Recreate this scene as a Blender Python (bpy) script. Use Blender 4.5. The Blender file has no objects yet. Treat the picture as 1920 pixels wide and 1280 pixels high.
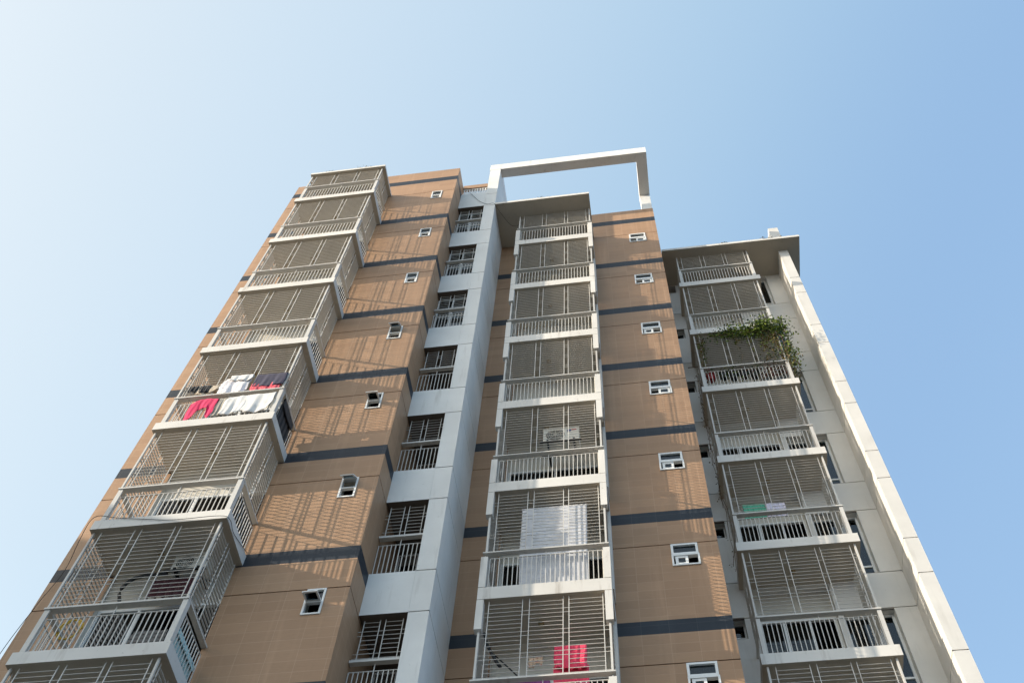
import bpy, math, random
from mathutils import Vector
random.seed(7)
S = bpy.context.scene
C = bpy.data.collections.new('place'); S.collection.children.link(C)

# ------------------------------------------------------------------ camera, sky, sun, exposure
cam_d = bpy.data.cameras.new('camera'); cam = bpy.data.objects.new('camera', cam_d); C.objects.link(cam)
cam.location = (0, 0, 0); cam.rotation_euler = (2.653807, -0.044060, 0.137418)
cam_d.sensor_width = 36; cam_d.lens = 2035.589/1920*36; cam_d.clip_start = .1; cam_d.clip_end = 5000
S.camera = cam
SUN = Vector((-2.4, -1.0, 1.09)).normalized()           # towards the sun
elev = math.asin(SUN.z)
W = bpy.data.worlds.new('World'); S.world = W; W.use_nodes = True
nt = W.node_tree; nt.nodes.clear()
sky = nt.nodes.new('ShaderNodeTexSky'); sky.sky_type = 'NISHITA'; sky.sun_disc = False
sky.sun_elevation = elev; sky.sun_rotation = math.atan2(SUN.x, SUN.y)
sky.air_density = 2.0; sky.dust_density = 6.3; sky.ozone_density = 3.2; sky.altitude = 10
bg = nt.nodes.new('ShaderNodeBackground'); bg.inputs[1].default_value = .15
wo = nt.nodes.new('ShaderNodeOutputWorld')
# milky city haze: its brightness depends only on the angle from the sun; mixed over the clear-air sky
tc = nt.nodes.new('ShaderNodeTexCoord'); dt = nt.nodes.new('ShaderNodeVectorMath'); dt.operation = 'DOT_PRODUCT'
dt.inputs[1].default_value = SUN; nt.links.new(tc.outputs['Generated'], dt.inputs[0])
mr = nt.nodes.new('ShaderNodeMapRange'); mr.inputs[1].default_value = -1; mr.inputs[2].default_value = 1; nt.links.new(dt.outputs['Value'], mr.inputs[0])
hz = nt.nodes.new('ShaderNodeValToRGB'); hz.color_ramp.interpolation = 'B_SPLINE'; els = hz.color_ramp.elements
stops = [(-1, (.13, .195, .28)), (-.16, (.110, .178, .277)), (0, (.105, .172, .270)), (.17, (.150, .222, .290)), (.36, (.204, .260, .306)), (.54, (.243, .283, .308)), (.68, (.258, .281, .287)), (.82, (.29, .30, .295)), (1, (.55, .53, .50))]
while len(els) < len(stops): els.new(.5)
for e, (p, c) in zip(els, stops): e.position = p*.5+.5; e.color = (*[x*2 for x in c], 1)
sc_ = nt.nodes.new('ShaderNodeVectorMath'); sc_.operation = 'SCALE'; sc_.inputs['Scale'].default_value = 1/(2*.15); nt.links.new(hz.outputs[0], sc_.inputs[0])
# haze brightened towards the unseen horizon, added as fill light for the building
sx_ = nt.nodes.new('ShaderNodeSeparateXYZ'); nt.links.new(tc.outputs['Generated'], sx_.inputs[0])
hm = nt.nodes.new('ShaderNodeMapRange'); hm.interpolation_type = 'SMOOTHSTEP'; nt.links.new(sx_.outputs[2], hm.inputs[0])
for i_, v_ in ((1, .0), (2, .72), (3, 2.5/(2*.15)), (4, 1/(2*.15))): hm.inputs[i_].default_value = v_
nt.links.new(hm.outputs[0], sc_.inputs['Scale'])
mk = nt.nodes.new('ShaderNodeMix'); mk.data_type = 'RGBA'; mk.inputs[0].default_value = .75
nt.links.new(mr.outputs[0], hz.inputs[0]); nt.links.new(sky.outputs[0], mk.inputs[6]); nt.links.new(sc_.outputs[0], mk.inputs[7])
nt.links.new(mk.outputs[2], bg.inputs[0]); nt.links.new(bg.outputs[0], wo.inputs[0])
sd = bpy.data.lights.new('sun', 'SUN'); so = bpy.data.objects.new('sun', sd); C.objects.link(so)
sd.energy = 2.4; sd.angle = math.radians(.4); sd.color = (1, .88, .72)
so.rotation_euler = (-SUN).to_track_quat('-Z', 'Y').to_euler()
S.view_settings.view_transform = 'Standard'; S.view_settings.look = 'None'
S.view_settings.exposure = 1.5; S.view_settings.gamma = 1
S.render.engine = 'CYCLES'
S.render.resolution_x = 1024; S.render.resolution_y = 682

# ------------------------------------------------------------------ measured planes (metres, camera at the origin)
FH = 3.0
XA0, XA1, YA, ZA = -9.933, -4.637, 10.809, 33.05
BZ, BH, GR = 32.108, .3194, 31.094
XW1, YC, G1, G2 = -3.49, 11.443, 31.126, 29.128
YF, XF1 = 12.904, 1.322
XP0, XP1, YP, YH = 4.921, 5.196, 13.923, 14.717
PG1, PG2 = 27.977, 25.987
GROUND = -1.6; YB = 21.0; NF = 10

# ------------------------------------------------------------------ materials
def mat(name, col, rough=.6, metal=0, spec=.3):
    m = bpy.data.materials.new(name); m.use_nodes = True
    b = m.node_tree.nodes['Principled BSDF']
    b.inputs['Base Color'].default_value = (*col, 1); b.inputs['Roughness'].default_value = rough
    b.inputs['Metallic'].default_value = metal; b.inputs['Specular IOR Level'].default_value = spec
    return m, m.node_tree, b
def N(t, kind, **kw):
    n = t.nodes.new(kind)
    for k, v in kw.items(): setattr(n, k, v)
    return n
def mixc(t, a, b, f, mode='MIX'):
    n = N(t, 'ShaderNodeMix', data_type='RGBA', blend_type=mode)
    for v, i in ((f, 0), (a, 6), (b, 7)):
        if hasattr(v, 'is_output'): t.links.new(v, n.inputs[i])
        elif i == 0: n.inputs[0].default_value = v
        else: n.inputs[i].default_value = (*v, 1)
    return n.outputs[2]
def ramp(t, src, a, b, lo=0., hi=1.):
    n = N(t, 'ShaderNodeMapRange'); t.links.new(src, n.inputs[0])
    n.inputs[1].default_value = a; n.inputs[2].default_value = b; n.inputs[3].default_value = lo; n.inputs[4].default_value = hi
    return n.outputs[0]
def pos(t, scale=(1, 1, 1)):
    g = N(t, 'ShaderNodeNewGeometry'); v = N(t, 'ShaderNodeVectorMath', operation='MULTIPLY')
    t.links.new(g.outputs['Position'], v.inputs[0]); v.inputs[1].default_value = scale
    return v.outputs[0]
def noise(t, vec, sc, det=4, rough=.55):
    n = N(t, 'ShaderNodeTexNoise'); t.links.new(vec, n.inputs['Vector'])
    n.inputs['Scale'].default_value = sc; n.inputs['Detail'].default_value = det; n.inputs['Roughness'].default_value = rough
    return n.outputs[0]
def bump(t, b, h, strength, dist=.01):
    n = N(t, 'ShaderNodeBump'); n.inputs['Strength'].default_value = strength; n.inputs['Distance'].default_value = dist
    t.links.new(h, n.inputs['Height']); t.links.new(n.outputs[0], b.inputs['Normal'])

def paint(name, col, dirt=(.30, .27, .22), amount=.5, rough=.65):
    m, t, b = mat(name, col, rough)
    streak = noise(t, pos(t, (1, 1, .12)), 7, 6)
    cloud = noise(t, pos(t), .9, 5)
    c = mixc(t, col, tuple(x*.86 for x in col), ramp(t, cloud, .35, .7))
    c = mixc(t, c, dirt, ramp(t, streak, .58, .85, 0, amount))
    spots = noise(t, pos(t), 14, 3)
    c = mixc(t, c, dirt, ramp(t, spots, .68, .78, 0, amount*.8))
    t.links.new(c, b.inputs['Base Color'])
    bump(t, b, noise(t, pos(t), 60, 3), .15, .004)
    return m
def tile(name, col, col2, grout, tw, th, rough, vein, spec):
    m, t, b = mat(name, col, rough, 0, spec)
    g = N(t, 'ShaderNodeNewGeometry'); s = N(t, 'ShaderNodeSeparateXYZ'); t.links.new(g.outputs['Position'], s.inputs[0])
    a = N(t, 'ShaderNodeMath', operation='ADD'); t.links.new(s.outputs[0], a.inputs[0]); t.links.new(s.outputs[1], a.inputs[1])
    k = N(t, 'ShaderNodeCombineXYZ'); t.links.new(a.outputs[0], k.inputs[0]); t.links.new(s.outputs[2], k.inputs[1])
    br = N(t, 'ShaderNodeTexBrick', offset=0.0, squash=1.0); t.links.new(k.outputs[0], br.inputs['Vector'])
    br.inputs['Scale'].default_value = 1; br.inputs['Mortar Size'].default_value = .004; br.inputs['Mortar Smooth'].default_value = .2
    br.inputs['Bias'].default_value = 0; br.inputs['Brick Width'].default_value = tw; br.inputs['Row Height'].default_value = th
    br.inputs['Color1'].default_value = (*col, 1); br.inputs['Color2'].default_value = (*col2, 1); br.inputs['Mortar'].default_value = (*grout, 1)
    grain = noise(t, pos(t, (2.2, 2.2, 34)), 3, 5, .6)
    c = mixc(t, br.outputs[0], tuple(x*vein for x in col), ramp(t, grain, .35, .75, 0, .55))
    cloud = noise(t, pos(t), .6, 4)
    c = mixc(t, c, tuple(x*.78 for x in col), ramp(t, cloud, .42, .72, 0, .7))
    drip = noise(t, pos(t, (1, 1, .045)), 9, 5)
    c = mixc(t, c, tuple(x*.6 for x in col), ramp(t, drip, .62, .82, 0, .3))
    wash = noise(t, pos(t, (1, 1, .06)), 5, 5)
    c = mixc(t, c, tuple(min(1, x*1.25+.03) for x in col), ramp(t, wash, .55, .8, 0, .4))
    t.links.new(c, b.inputs['Base Color'])
    inv = N(t, 'ShaderNodeMath', operation='SUBTRACT'); inv.inputs[0].default_value = 1; t.links.new(br.outputs['Fac'], inv.inputs[1])
    bump(t, b, inv.outputs[0], .25, .003)
    return m
M = {}
M['brown'] = tile('brown_tile', (.42, .259, .154), (.355, .214, .125), (.50, .335, .225), .47, .222, .5, .70, .25)
M['navy'] = tile('dark_tile', (.019, .025, .034), (.025, .032, .042), (.06, .06, .065), .47, .5, .45, 1.5, .22)
M['groove'] = mat('joint', (.05, .035, .028), .9)[0]
M['white'] = paint('white_paint', (.76, .755, .725), amount=.42)
M['pier'] = paint('cream_paint', (.67, .65, .61), amount=.3)
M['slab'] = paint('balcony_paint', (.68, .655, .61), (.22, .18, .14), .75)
M['soffit_shade'] = paint('shaded_soffit', (.47, .42, .345), (.22, .15, .09), .4)  # underside shade put into the colour, darker than the slab paint
M['cream'] = paint('inner_wall_paint', (.66, .62, .54), amount=.25)
M['metal'] = paint('painted_steel', (.61, .59, .55), (.20, .11, .06), .55, .45)
M['lampbase'] = mat('aged_lamp_base', (.32, .24, .13), .6)[0]
M['curtain'] = mat('curtain_cloth', (.80, .86, .88), .9)[0]
M['alu'] = mat('white_aluminium', (.78, .78, .76), .35)[0]
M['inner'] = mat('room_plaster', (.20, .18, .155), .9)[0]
M['veranda_shade'] = paint('shaded_veranda_ceiling', (.13, .105, .085), (.05, .04, .03), .4)  # shade of the deep openings painted into the ceiling colour
M['concrete'] = paint('concrete', (.36, .34, .31), amount=.4)
m, t, b = mat('window_glass', (.02, .03, .035), .04)
for n in list(t.nodes):
    if n.type != 'OUTPUT_MATERIAL': t.nodes.remove(n)
gl = N(t, 'ShaderNodeBsdfGlossy'); gl.inputs[0].default_value = (.9, .95, 1, 1); gl.inputs[1].default_value = .03
tr = N(t, 'ShaderNodeBsdfTransparent'); tr.inputs[0].default_value = (.55, .62, .62, 1)
fr = N(t, 'ShaderNodeFresnel'); fr.inputs[0].default_value = 1.6
mx = N(t, 'ShaderNodeMixShader'); t.links.new(fr.outputs[0], mx.inputs[0]); t.links.new(tr.outputs[0], mx.inputs[1]); t.links.new(gl.outputs[0], mx.inputs[2])
t.links.new(mx.outputs[0], [n for n in t.nodes if n.type == 'OUTPUT_MATERIAL'][0].inputs[0])
M['glass'] = m
def cloth_mat(name, col, pat=None):
    m, t, b = mat(name, col, .85, 0, .15)
    n = noise(t, pos(t), 9, 4)
    c = mixc(t, col, tuple(x*.75 for x in col), ramp(t, n, .4, .7, 0, .7))
    if pat:
        v = N(t, 'ShaderNodeTexVoronoi'); t.links.new(pos(t), v.inputs['Vector']); v.inputs['Scale'].default_value = pat[1]
        c = mixc(t, c, pat[0], ramp(t, v.outputs['Distance'], .22, .3, 1, 0))
    t.links.new(c, b.inputs['Base Color'])
    b.inputs['Sheen Weight'].default_value = .2
    return m
def leaf_mat(name, a, bb):
    m, t, b = mat(name, a, .5)
    c = mixc(t, a, bb, ramp(t, noise(t, pos(t), 5, 3), .35, .65)); t.links.new(c, b.inputs['Base Color'])
    b.inputs['Transmission Weight'].default_value = 0
    return m

# ------------------------------------------------------------------ mesh helpers
ORG = {}
class MB:
    def __init__(s): s.v = []; s.f = []; s.m = []
    def face(s, pts, m=0):
        i = len(s.v); s.v += [tuple(p) for p in pts]; s.f.append(tuple(range(i, i+len(pts)))); s.m.append(m)
    def box(s, x0, x1, y0, y1, z0, z1, m=0):
        i = len(s.v)
        s.v += [(x, y, z) for z in (z0, z1) for y in (y0, y1) for x in (x0, x1)]
        for f in ((0, 2, 3, 1), (4, 5, 7, 6), (0, 1, 5, 4), (2, 6, 7, 3), (0, 4, 6, 2), (1, 3, 7, 5)):
            s.f.append(tuple(i+j for j in f)); s.m.append(m)
        return s
    def tube(s, pts, r, n=6, m=0, r1=None):
        pts = [Vector(p) for p in pts]; base = len(s.v); L = len(pts)
        for k, p in enumerate(pts):
            d = (pts[min(k+1, L-1)]-pts[max(k-1, 0)]).normalized()
            u = d.cross(Vector((0, 0, 1)));
            if u.length < 1e-3: u = d.cross(Vector((0, 1, 0)))
            u.normalize(); w = d.cross(u); rr = r if r1 is None else r+(r1-r)*k/(L-1)
            for q in range(n):
                a = 2*math.pi*q/n; s.v.append(tuple(p+u*math.cos(a)*rr+w*math.sin(a)*rr))
        for k in range(L-1):
            for q in range(n):
                a, b_ = base+k*n+q, base+k*n+(q+1) % n
                s.f.append((a, b_, b_+n, a+n)); s.m.append(m)
        s.f.append(tuple(base+q for q in range(n))[::-1]); s.m.append(m)
        s.f.append(tuple(base+(L-1)*n+q for q in range(n))); s.m.append(m)
        return s
    def lathe(s, cx, cy, cz, prof, n=14, m=0):
        base = len(s.v)
        for r, z in prof:
            for q in range(n):
                a = 2*math.pi*q/n; s.v.append((cx+r*math.cos(a), cy+r*math.sin(a), cz+z))
        for k in range(len(prof)-1):
            for q in range(n):
                a, b_ = base+k*n+q, base+k*n+(q+1) % n
                s.f.append((a, b_, b_+n, a+n)); s.m.append(m)
        return s
    def build(s, name, mats, parent=None, org=None, smooth=False):
        if not isinstance(mats, (list, tuple)): mats = [mats]
        if org is None: org = ORG[parent] if parent else (0, 0, 0)
        me = bpy.data.meshes.new(name)
        me.from_pydata([(x-org[0], y-org[1], z-org[2]) for x, y, z in s.v], [], s.f)
        for q in mats: me.materials.append(q)
        me.polygons.foreach_set('material_index', s.m)
        if smooth: me.polygons.foreach_set('use_smooth', [True]*len(s.f))
        me.update()
        o = bpy.data.objects.new(name, me); C.objects.link(o)
        po = ORG[parent] if parent else (0, 0, 0)
        o.parent = parent; o.location = tuple(a-c for a, c in zip(org, po)); ORG[o] = org
        return o
def empty(name, loc, label, cat, group=None):
    o = bpy.data.objects.new(name, None); C.objects.link(o); o.location = loc; ORG[o] = tuple(loc); o.empty_display_size = .3
    o['label'] = label; o['category'] = cat
    if group: o['group'] = group
    return o
def tag(o, label=None, cat=None, group=None, kind=None):
    for k, v in (('label', label), ('category', cat), ('group', group), ('kind', kind)):
        if v: o[k] = v
    return o
def dup(o, parent, dz, top=True):
    c = o.copy(); C.objects.link(c); c.parent = parent
    if top: c.location = (o.location.x, o.location.y, o.location.z+dz)
    ORG[c] = (ORG[o][0], ORG[o][1], ORG[o][2]+dz)
    for ch in list(o.children): dup(ch, c, dz, False)
    return c

def zsegs(z0, z1, bands, grooves):
    """cut a wall height into (za, zb, kind) pieces; kind 0 tile, 1 dark band; grooves leave 22 mm gaps"""
    cuts = [z0, z1]
    for a, b_ in bands: cuts += [a, b_]
    for g in grooves: cuts += [g-.011, g+.011]
    cuts = sorted(c for c in cuts if z0 <= c <= z1); out = []
    for a, b_ in zip(cuts, cuts[1:]):
        if b_-a < 1e-4: continue
        mid = (a+b_)/2
        if any(abs(mid-g) < .011 for g in grooves): continue
        out.append((a, b_, 1 if any(p < mid < q for p, q in bands) else 0))
    return out
def clear(u0, u1, z, holes):
    hs = [h for h in holes if h[2]-.02 < z < h[3]+.02]
    us = sorted({u0, u1} | {c for h in hs for c in h[:2] if u0 < c < u1})
    return [(a, b_) for a, b_ in zip(us, us[1:]) if not any(h[0] < (a+b_)/2 < h[1] for h in hs)]
def wall(mb, T, u0, u1, segs, holes=(), depth=.2, edge=.03, reveal=0, thick=.03):
    """front skin of a wall; T(u, d, z) maps along/depth/up to world; holes (u0,u1,z0,z1)"""
    for za, zb, kind in segs:
        hs = [h for h in holes if h[2] < zb and h[3] > za]
        us = sorted({u0, u1} | {c for h in hs for c in h[:2] if u0 < c < u1})
        zs = sorted({za, zb} | {c for h in hs for c in h[2:] if za < c < zb})
        for a, b_ in zip(us, us[1:]):
            for c, d in zip(zs, zs[1:]):
                mu, mz = (a+b_)/2, (c+d)/2
                if any(h[0] < mu < h[1] and h[2] < mz < h[3] for h in hs): continue
                mb.face([T(a, 0, c), T(b_, 0, c), T(b_, 0, d), T(a, 0, d)], kind)
        for z in (za, zb):
            for a, b_ in clear(u0, u1, z, holes): mb.face([T(a, 0, z), T(b_, 0, z), T(b_, edge, z), T(a, edge, z)], kind)
    for h in holes:
        a, b_, c, d = h
        for p, q in (((a, c), (b_, c)), ((b_, c), (b_, d)), ((b_, d), (a, d)), ((a, d), (a, c))):
            mb.face([T(p[0], 0, p[1]), T(q[0], 0, q[1]), T(q[0], depth, q[1]), T(p[0], depth, p[1])], reveal)
def backing(mb, T, u0, u1, grooves, d=.028, m=2, holes=()):
    for g in grooves:
        for a, b_ in clear(u0, u1, g, holes): mb.face([T(a, d, g-.03), T(b_, d, g-.03), T(b_, d, g+.03), T(a, d, g+.03)], m)

# ------------------------------------------------------------------ ground
g = MB(); n = 24; R = 1500
g.face([(-R, -R, GROUND), (R, -R, GROUND), (R, R, GROUND), (-R, R, GROUND)])
M['ground'] = paint('pale_ground', (.09, .085, .078), amount=.5, rough=.9)
tag(g.build('ground', M['ground']), kind='structure')

# ------------------------------------------------------------------ the apartment building
B = empty('apartment_building', (-2.0, 14.0, GROUND),
          'tall apartment block in brown tile and white render with caged balconies', 'building')
KS = range(NF)
AZ = 28.8202   # underside of the uppermost left balcony
bandsA = [(BZ-BH-3*k, BZ-3*k) for k in range(1, NF+1)] + [(32.02, 32.35)]
groovesA = [GR-3*k for k in range(NF+1)]
segA = zsegs(GROUND, ZA, bandsA, groovesA)
brown3 = [M['brown'], M['navy'], M['groove'], M['cream']]
Tfront = lambda y: (lambda u, d, z: (u, y+d, z))
Tright = lambda x: (lambda u, d, z: (x-d, u, z))       # face looking to +x
Tleft = lambda x: (lambda u, d, z: (x+d, u, z))        # face looking to -x

# left block: front with door openings behind the balconies and small vent windows
DX0, DX1 = -8.80, -6.70
doorA = [(DX0, DX1, AZ+.23-3*k, AZ+3-.004-3*k if k else 31.06) for k in KS]
ventA = [(-5.315, -5.005, 30.50-3*k, 31.08-3*k) for k in KS]
w = MB(); T = Tfront(YA)
wall(w, T, XA0, XA1, segA, doorA+ventA, .22, reveal=3); backing(w, T, XA0, XA1, groovesA, holes=doorA)
T = Tright(XA1); segS = segA
wall(w, T, YA, YB, segS); backing(w, T, YA+.001, YB, groovesA)
T = Tleft(XA0)
wall(w, T, YA, YB, segS); backing(w, T, YA+.001, YB, groovesA)
w.box(XA0+.001, XA1-.001, YA+.22, YB, ZA-.25, ZA-.02, 0)
w.box(XA0+.001, XA1-.001, YA+.001, YA+.22, ZA-.02, ZA+.001, 0)
w.build('tiled_wall', brown3, B)

# white stair bay between the two tiled fronts
OP = (XA1, -3.83)
bay = MB(); gz = []
for k in KS: gz += [G1-3*k, G2-3*k]
T = Tfront(YC)
segW = zsegs(GROUND, 32.25, [], gz)
# column front
for za, zb, kd in segW:
    pass
wall(bay, T, OP[1], XW1, zsegs(GROUND, 34.88, [], gz+[32.12, 34.385]), (), 0, .03)
backing(bay, T, OP[1], XW1, gz+[32.12, 34.385], m=1)
# side face of the column, running back to the recessed wall
T = Tright(XW1)
wall(bay, T, YC, YF+.3, zsegs(GROUND, 34.88, [], gz+[34.385])); backing(bay, T, YC+.001, YF+.3, gz+[34.385], m=1)
T = Tleft(OP[1])
wall(bay, T, YC, 12.9, [(GROUND, 34.88, 0)])
bay.box(OP[1]+.03, XW1-.03, 12.88, 12.9, 31.3, 34.88); bay.box(OP[1], XW1, YC+.001, 12.9, 34.86, 34.885)
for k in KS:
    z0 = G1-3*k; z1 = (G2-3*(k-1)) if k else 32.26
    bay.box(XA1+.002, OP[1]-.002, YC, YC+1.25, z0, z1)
    bay.m[-6] = 2  # underside of the white spandrel gets the painted-in shade
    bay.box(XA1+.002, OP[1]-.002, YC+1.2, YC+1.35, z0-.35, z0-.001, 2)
bay.build('white_bay', [M['white'], M['groove'], M['veranda_shade']], B)

# recessed tiled wall behind the middle balconies and the right tiled front (one plane)
segF = zsegs(GROUND, 33.08, bandsA, groovesA)
CX0, CX1, CY, CZ = -2.8447, -.6113, 11.8792, 28.797
doorC = [(CX0+.1, CX1-.1, CZ+.29-3*k, CZ+3-.004-3*k if k else 31.1) for k in KS]
ventF = [(.455, .945, 30.47-3*k, 31.07-3*k) for k in KS]
w = MB(); T = Tfront(YF)
wall(w, T, XW1, XF1, segF, doorC+ventF, .22, reveal=3); backing(w, T, XW1, XF1, groovesA, holes=doorC)
T = Tright(XF1); wall(w, T, YF, YB, segF); backing(w, T, YF+.001, YB, groovesA)
w.box(XW1, XF1-.001, YF+.22, YB, 31.35, 31.5); w.box(XW1, XF1-.001, YF+.001, YF+.22, 33.05, 33.081)
w.box(XW1, XF1-.001, YF+.2, YF+.22, 31.4, 33.06)
w.build('tiled_wall', brown3, B)

# right wing: plain white wall, pier with joint lines
pg = []
for k in range(-1, NF): pg += [PG1-3*k, PG2-3*k]
ZR = 30.95
w = MB(); T = Tfront(YH)
segH = zsegs(GROUND, ZR, [], pg)
GX0, GX1, GY, GZ = 1.7412, 4.0629, 13.7336, 28.7725
winH = [(3.55, 4.50, PG2-3*k, PG1-.012-3*k) for k in range(-1, NF)]
winH = [(a, b_, c, min(d, ZR-.02)) for a, b_, c, d in winH]
ventH = [(1.46, 1.725, 30.43-3*k, 31.0-3*k) for k in range(1, NF)] + [(1.46, 1.725, 30.43, 30.93)]
doorG = [(1.95, 3.45, GZ+.26-3*k, GZ+3-.03-3*k if k else ZR-.01) for k in KS]
wall(w, T, XF1-.02, XP0, segH, winH+ventH+doorG, .24); backing(w, T, XF1, XP0, pg, m=1, holes=doorG)
T = Tleft(XP0); wall(w, T, YP, YH, segH); backing(w, T, YP+.001, YH, pg, m=1)
T = Tfront(YP); wall(w, T, XP0, XP1, segH); backing(w, T, XP0+.001, XP1-.001, pg, m=1)
T = Tright(XP1); wall(w, T, YP, YB, segH); backing(w, T, YP+.001, YB, pg, m=1)
w.build('wing_wall', [M['pier'], M['groove']], B)

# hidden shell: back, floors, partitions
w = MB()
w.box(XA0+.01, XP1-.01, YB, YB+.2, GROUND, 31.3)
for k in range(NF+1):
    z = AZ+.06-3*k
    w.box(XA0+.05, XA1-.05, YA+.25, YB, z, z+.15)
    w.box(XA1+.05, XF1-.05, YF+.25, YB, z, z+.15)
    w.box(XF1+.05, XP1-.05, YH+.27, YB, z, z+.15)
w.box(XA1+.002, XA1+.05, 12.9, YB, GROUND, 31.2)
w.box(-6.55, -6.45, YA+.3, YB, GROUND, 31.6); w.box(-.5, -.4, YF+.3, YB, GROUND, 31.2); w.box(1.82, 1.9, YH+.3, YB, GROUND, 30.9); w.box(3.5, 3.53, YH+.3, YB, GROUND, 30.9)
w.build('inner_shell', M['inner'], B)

# roof frame, canopies, roof details
def under(mb):  # gives canopy undersides the colour with shade painted in
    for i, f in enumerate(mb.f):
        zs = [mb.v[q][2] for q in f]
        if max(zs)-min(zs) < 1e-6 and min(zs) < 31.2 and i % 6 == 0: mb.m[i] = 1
w = MB()
w.box(XW1+.001, 1.312, YC, YC+.31, 34.39, 34.885)
w.box(-3.85, XW1+.0005, YC-.002, YC+.31, 34.39, 34.89)
w.box(.975, 1.311, YC+.31, 13.25, 34.39, 34.884)
w.box(.985, 1.309, 12.93, 13.25, 33.0, 34.389)
w.build('roof_frame', M['white'], B)
w = MB(); w.box(XW1+.001, CX1-.01, YC+.002, YF-.001, 31.14, 31.265); under(w); w.build('canopy', [M['slab'], M['soffit_shade']], B)
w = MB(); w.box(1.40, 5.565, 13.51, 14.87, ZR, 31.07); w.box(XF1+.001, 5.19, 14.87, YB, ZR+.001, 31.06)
w.box(5.0, 5.3, 14.2, 14.5, 31.07, 33.42); under(w); w.build('canopy', [M['slab'], M['soffit_shade']], B)
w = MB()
w.box(-8.90, -6.60, 9.825, YA-.001, 31.10, 31.215); under(w); w.build('canopy', [M['slab'], M['soffit_shade']], B)
# ornamental parapet between the tiled block and the frame
w = MB(); w.box(XA1+.003, -3.852, YC+.03, YC+.16, 32.93, 33.2, 1)
w.box(XA1+.003, -3.852, YC+.06, YC+.09, 32.9, 32.928, 0); w.box(XA1+.003, -3.852, YC+.04, YC+.11, 32.262, 32.46, 0)
for i in range(9):
    x = XA1+.05+i*.085
    w.box(x-.012, x+.012, YC+.06, YC+.085, 32.461, 32.9)
    pts = [(x+.042+.03*math.cos(a), YC+.075, 32.68+.09*math.sin(a)) for a in [j*math.pi/5 for j in range(11)]]
    w.tube(pts, .009, 5)
w.build('roof_parapet', [M['alu'], M['brown']], B)

# ------------------------------------------------------------------ balconies
def span_bars(mb, axis, a0, a1, c, z0, z1, panels, posts, top_first=.09, sp=.095):
    """security grille in the plane axis ('x' runs along x at y=c, 'y' along y at x=c)"""
    def bx(u0, u1, za, zb, t):
        if axis == 'x': mb.box(u0, u1, c-t, c+t, za, zb)
        else: mb.box(c-t, c+t, u0, u1, za, zb)
    for p in posts: bx(p-.017, p+.017, z0, z1, .017)
    for p0, p1 in panels:
        for p in (p0, p1): bx(p-.0065, p+.0065, z0, z1, .0065)
    z = z1-top_first; i = 0; hb, fl = (.0034, .005) if axis == 'x' else (.004, .014)
    while z > z0+.03:
        if i % 5 in (2, 3): bx(a0, a1, z-hb, z+hb, fl)
        else:
            for p0, p1 in panels: bx(p0, p1, z-hb, z+hb, fl)
        z -= sp; i += 1
def balusters(mb, axis, a0, a1, c, z0, z1, n, mid=None):
    def bx(u0, u1, za, zb, t):
        if axis == 'x': mb.box(u0, u1, c-t, c+t, za, zb)
        else: mb.box(c-t, c+t, u0, u1, za, zb)
    bx(a0, a1, z1-.012, z1, .009); bx(a0, a1, z0, z0+.012, .009)
    for i in range(n+1):
        p = a0+(a1-a0)*i/n
        tall = mid is not None and i == n//2
        bx(p-.007, p+.007, z0, (mid if tall else z1-.001), .0065)

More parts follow.
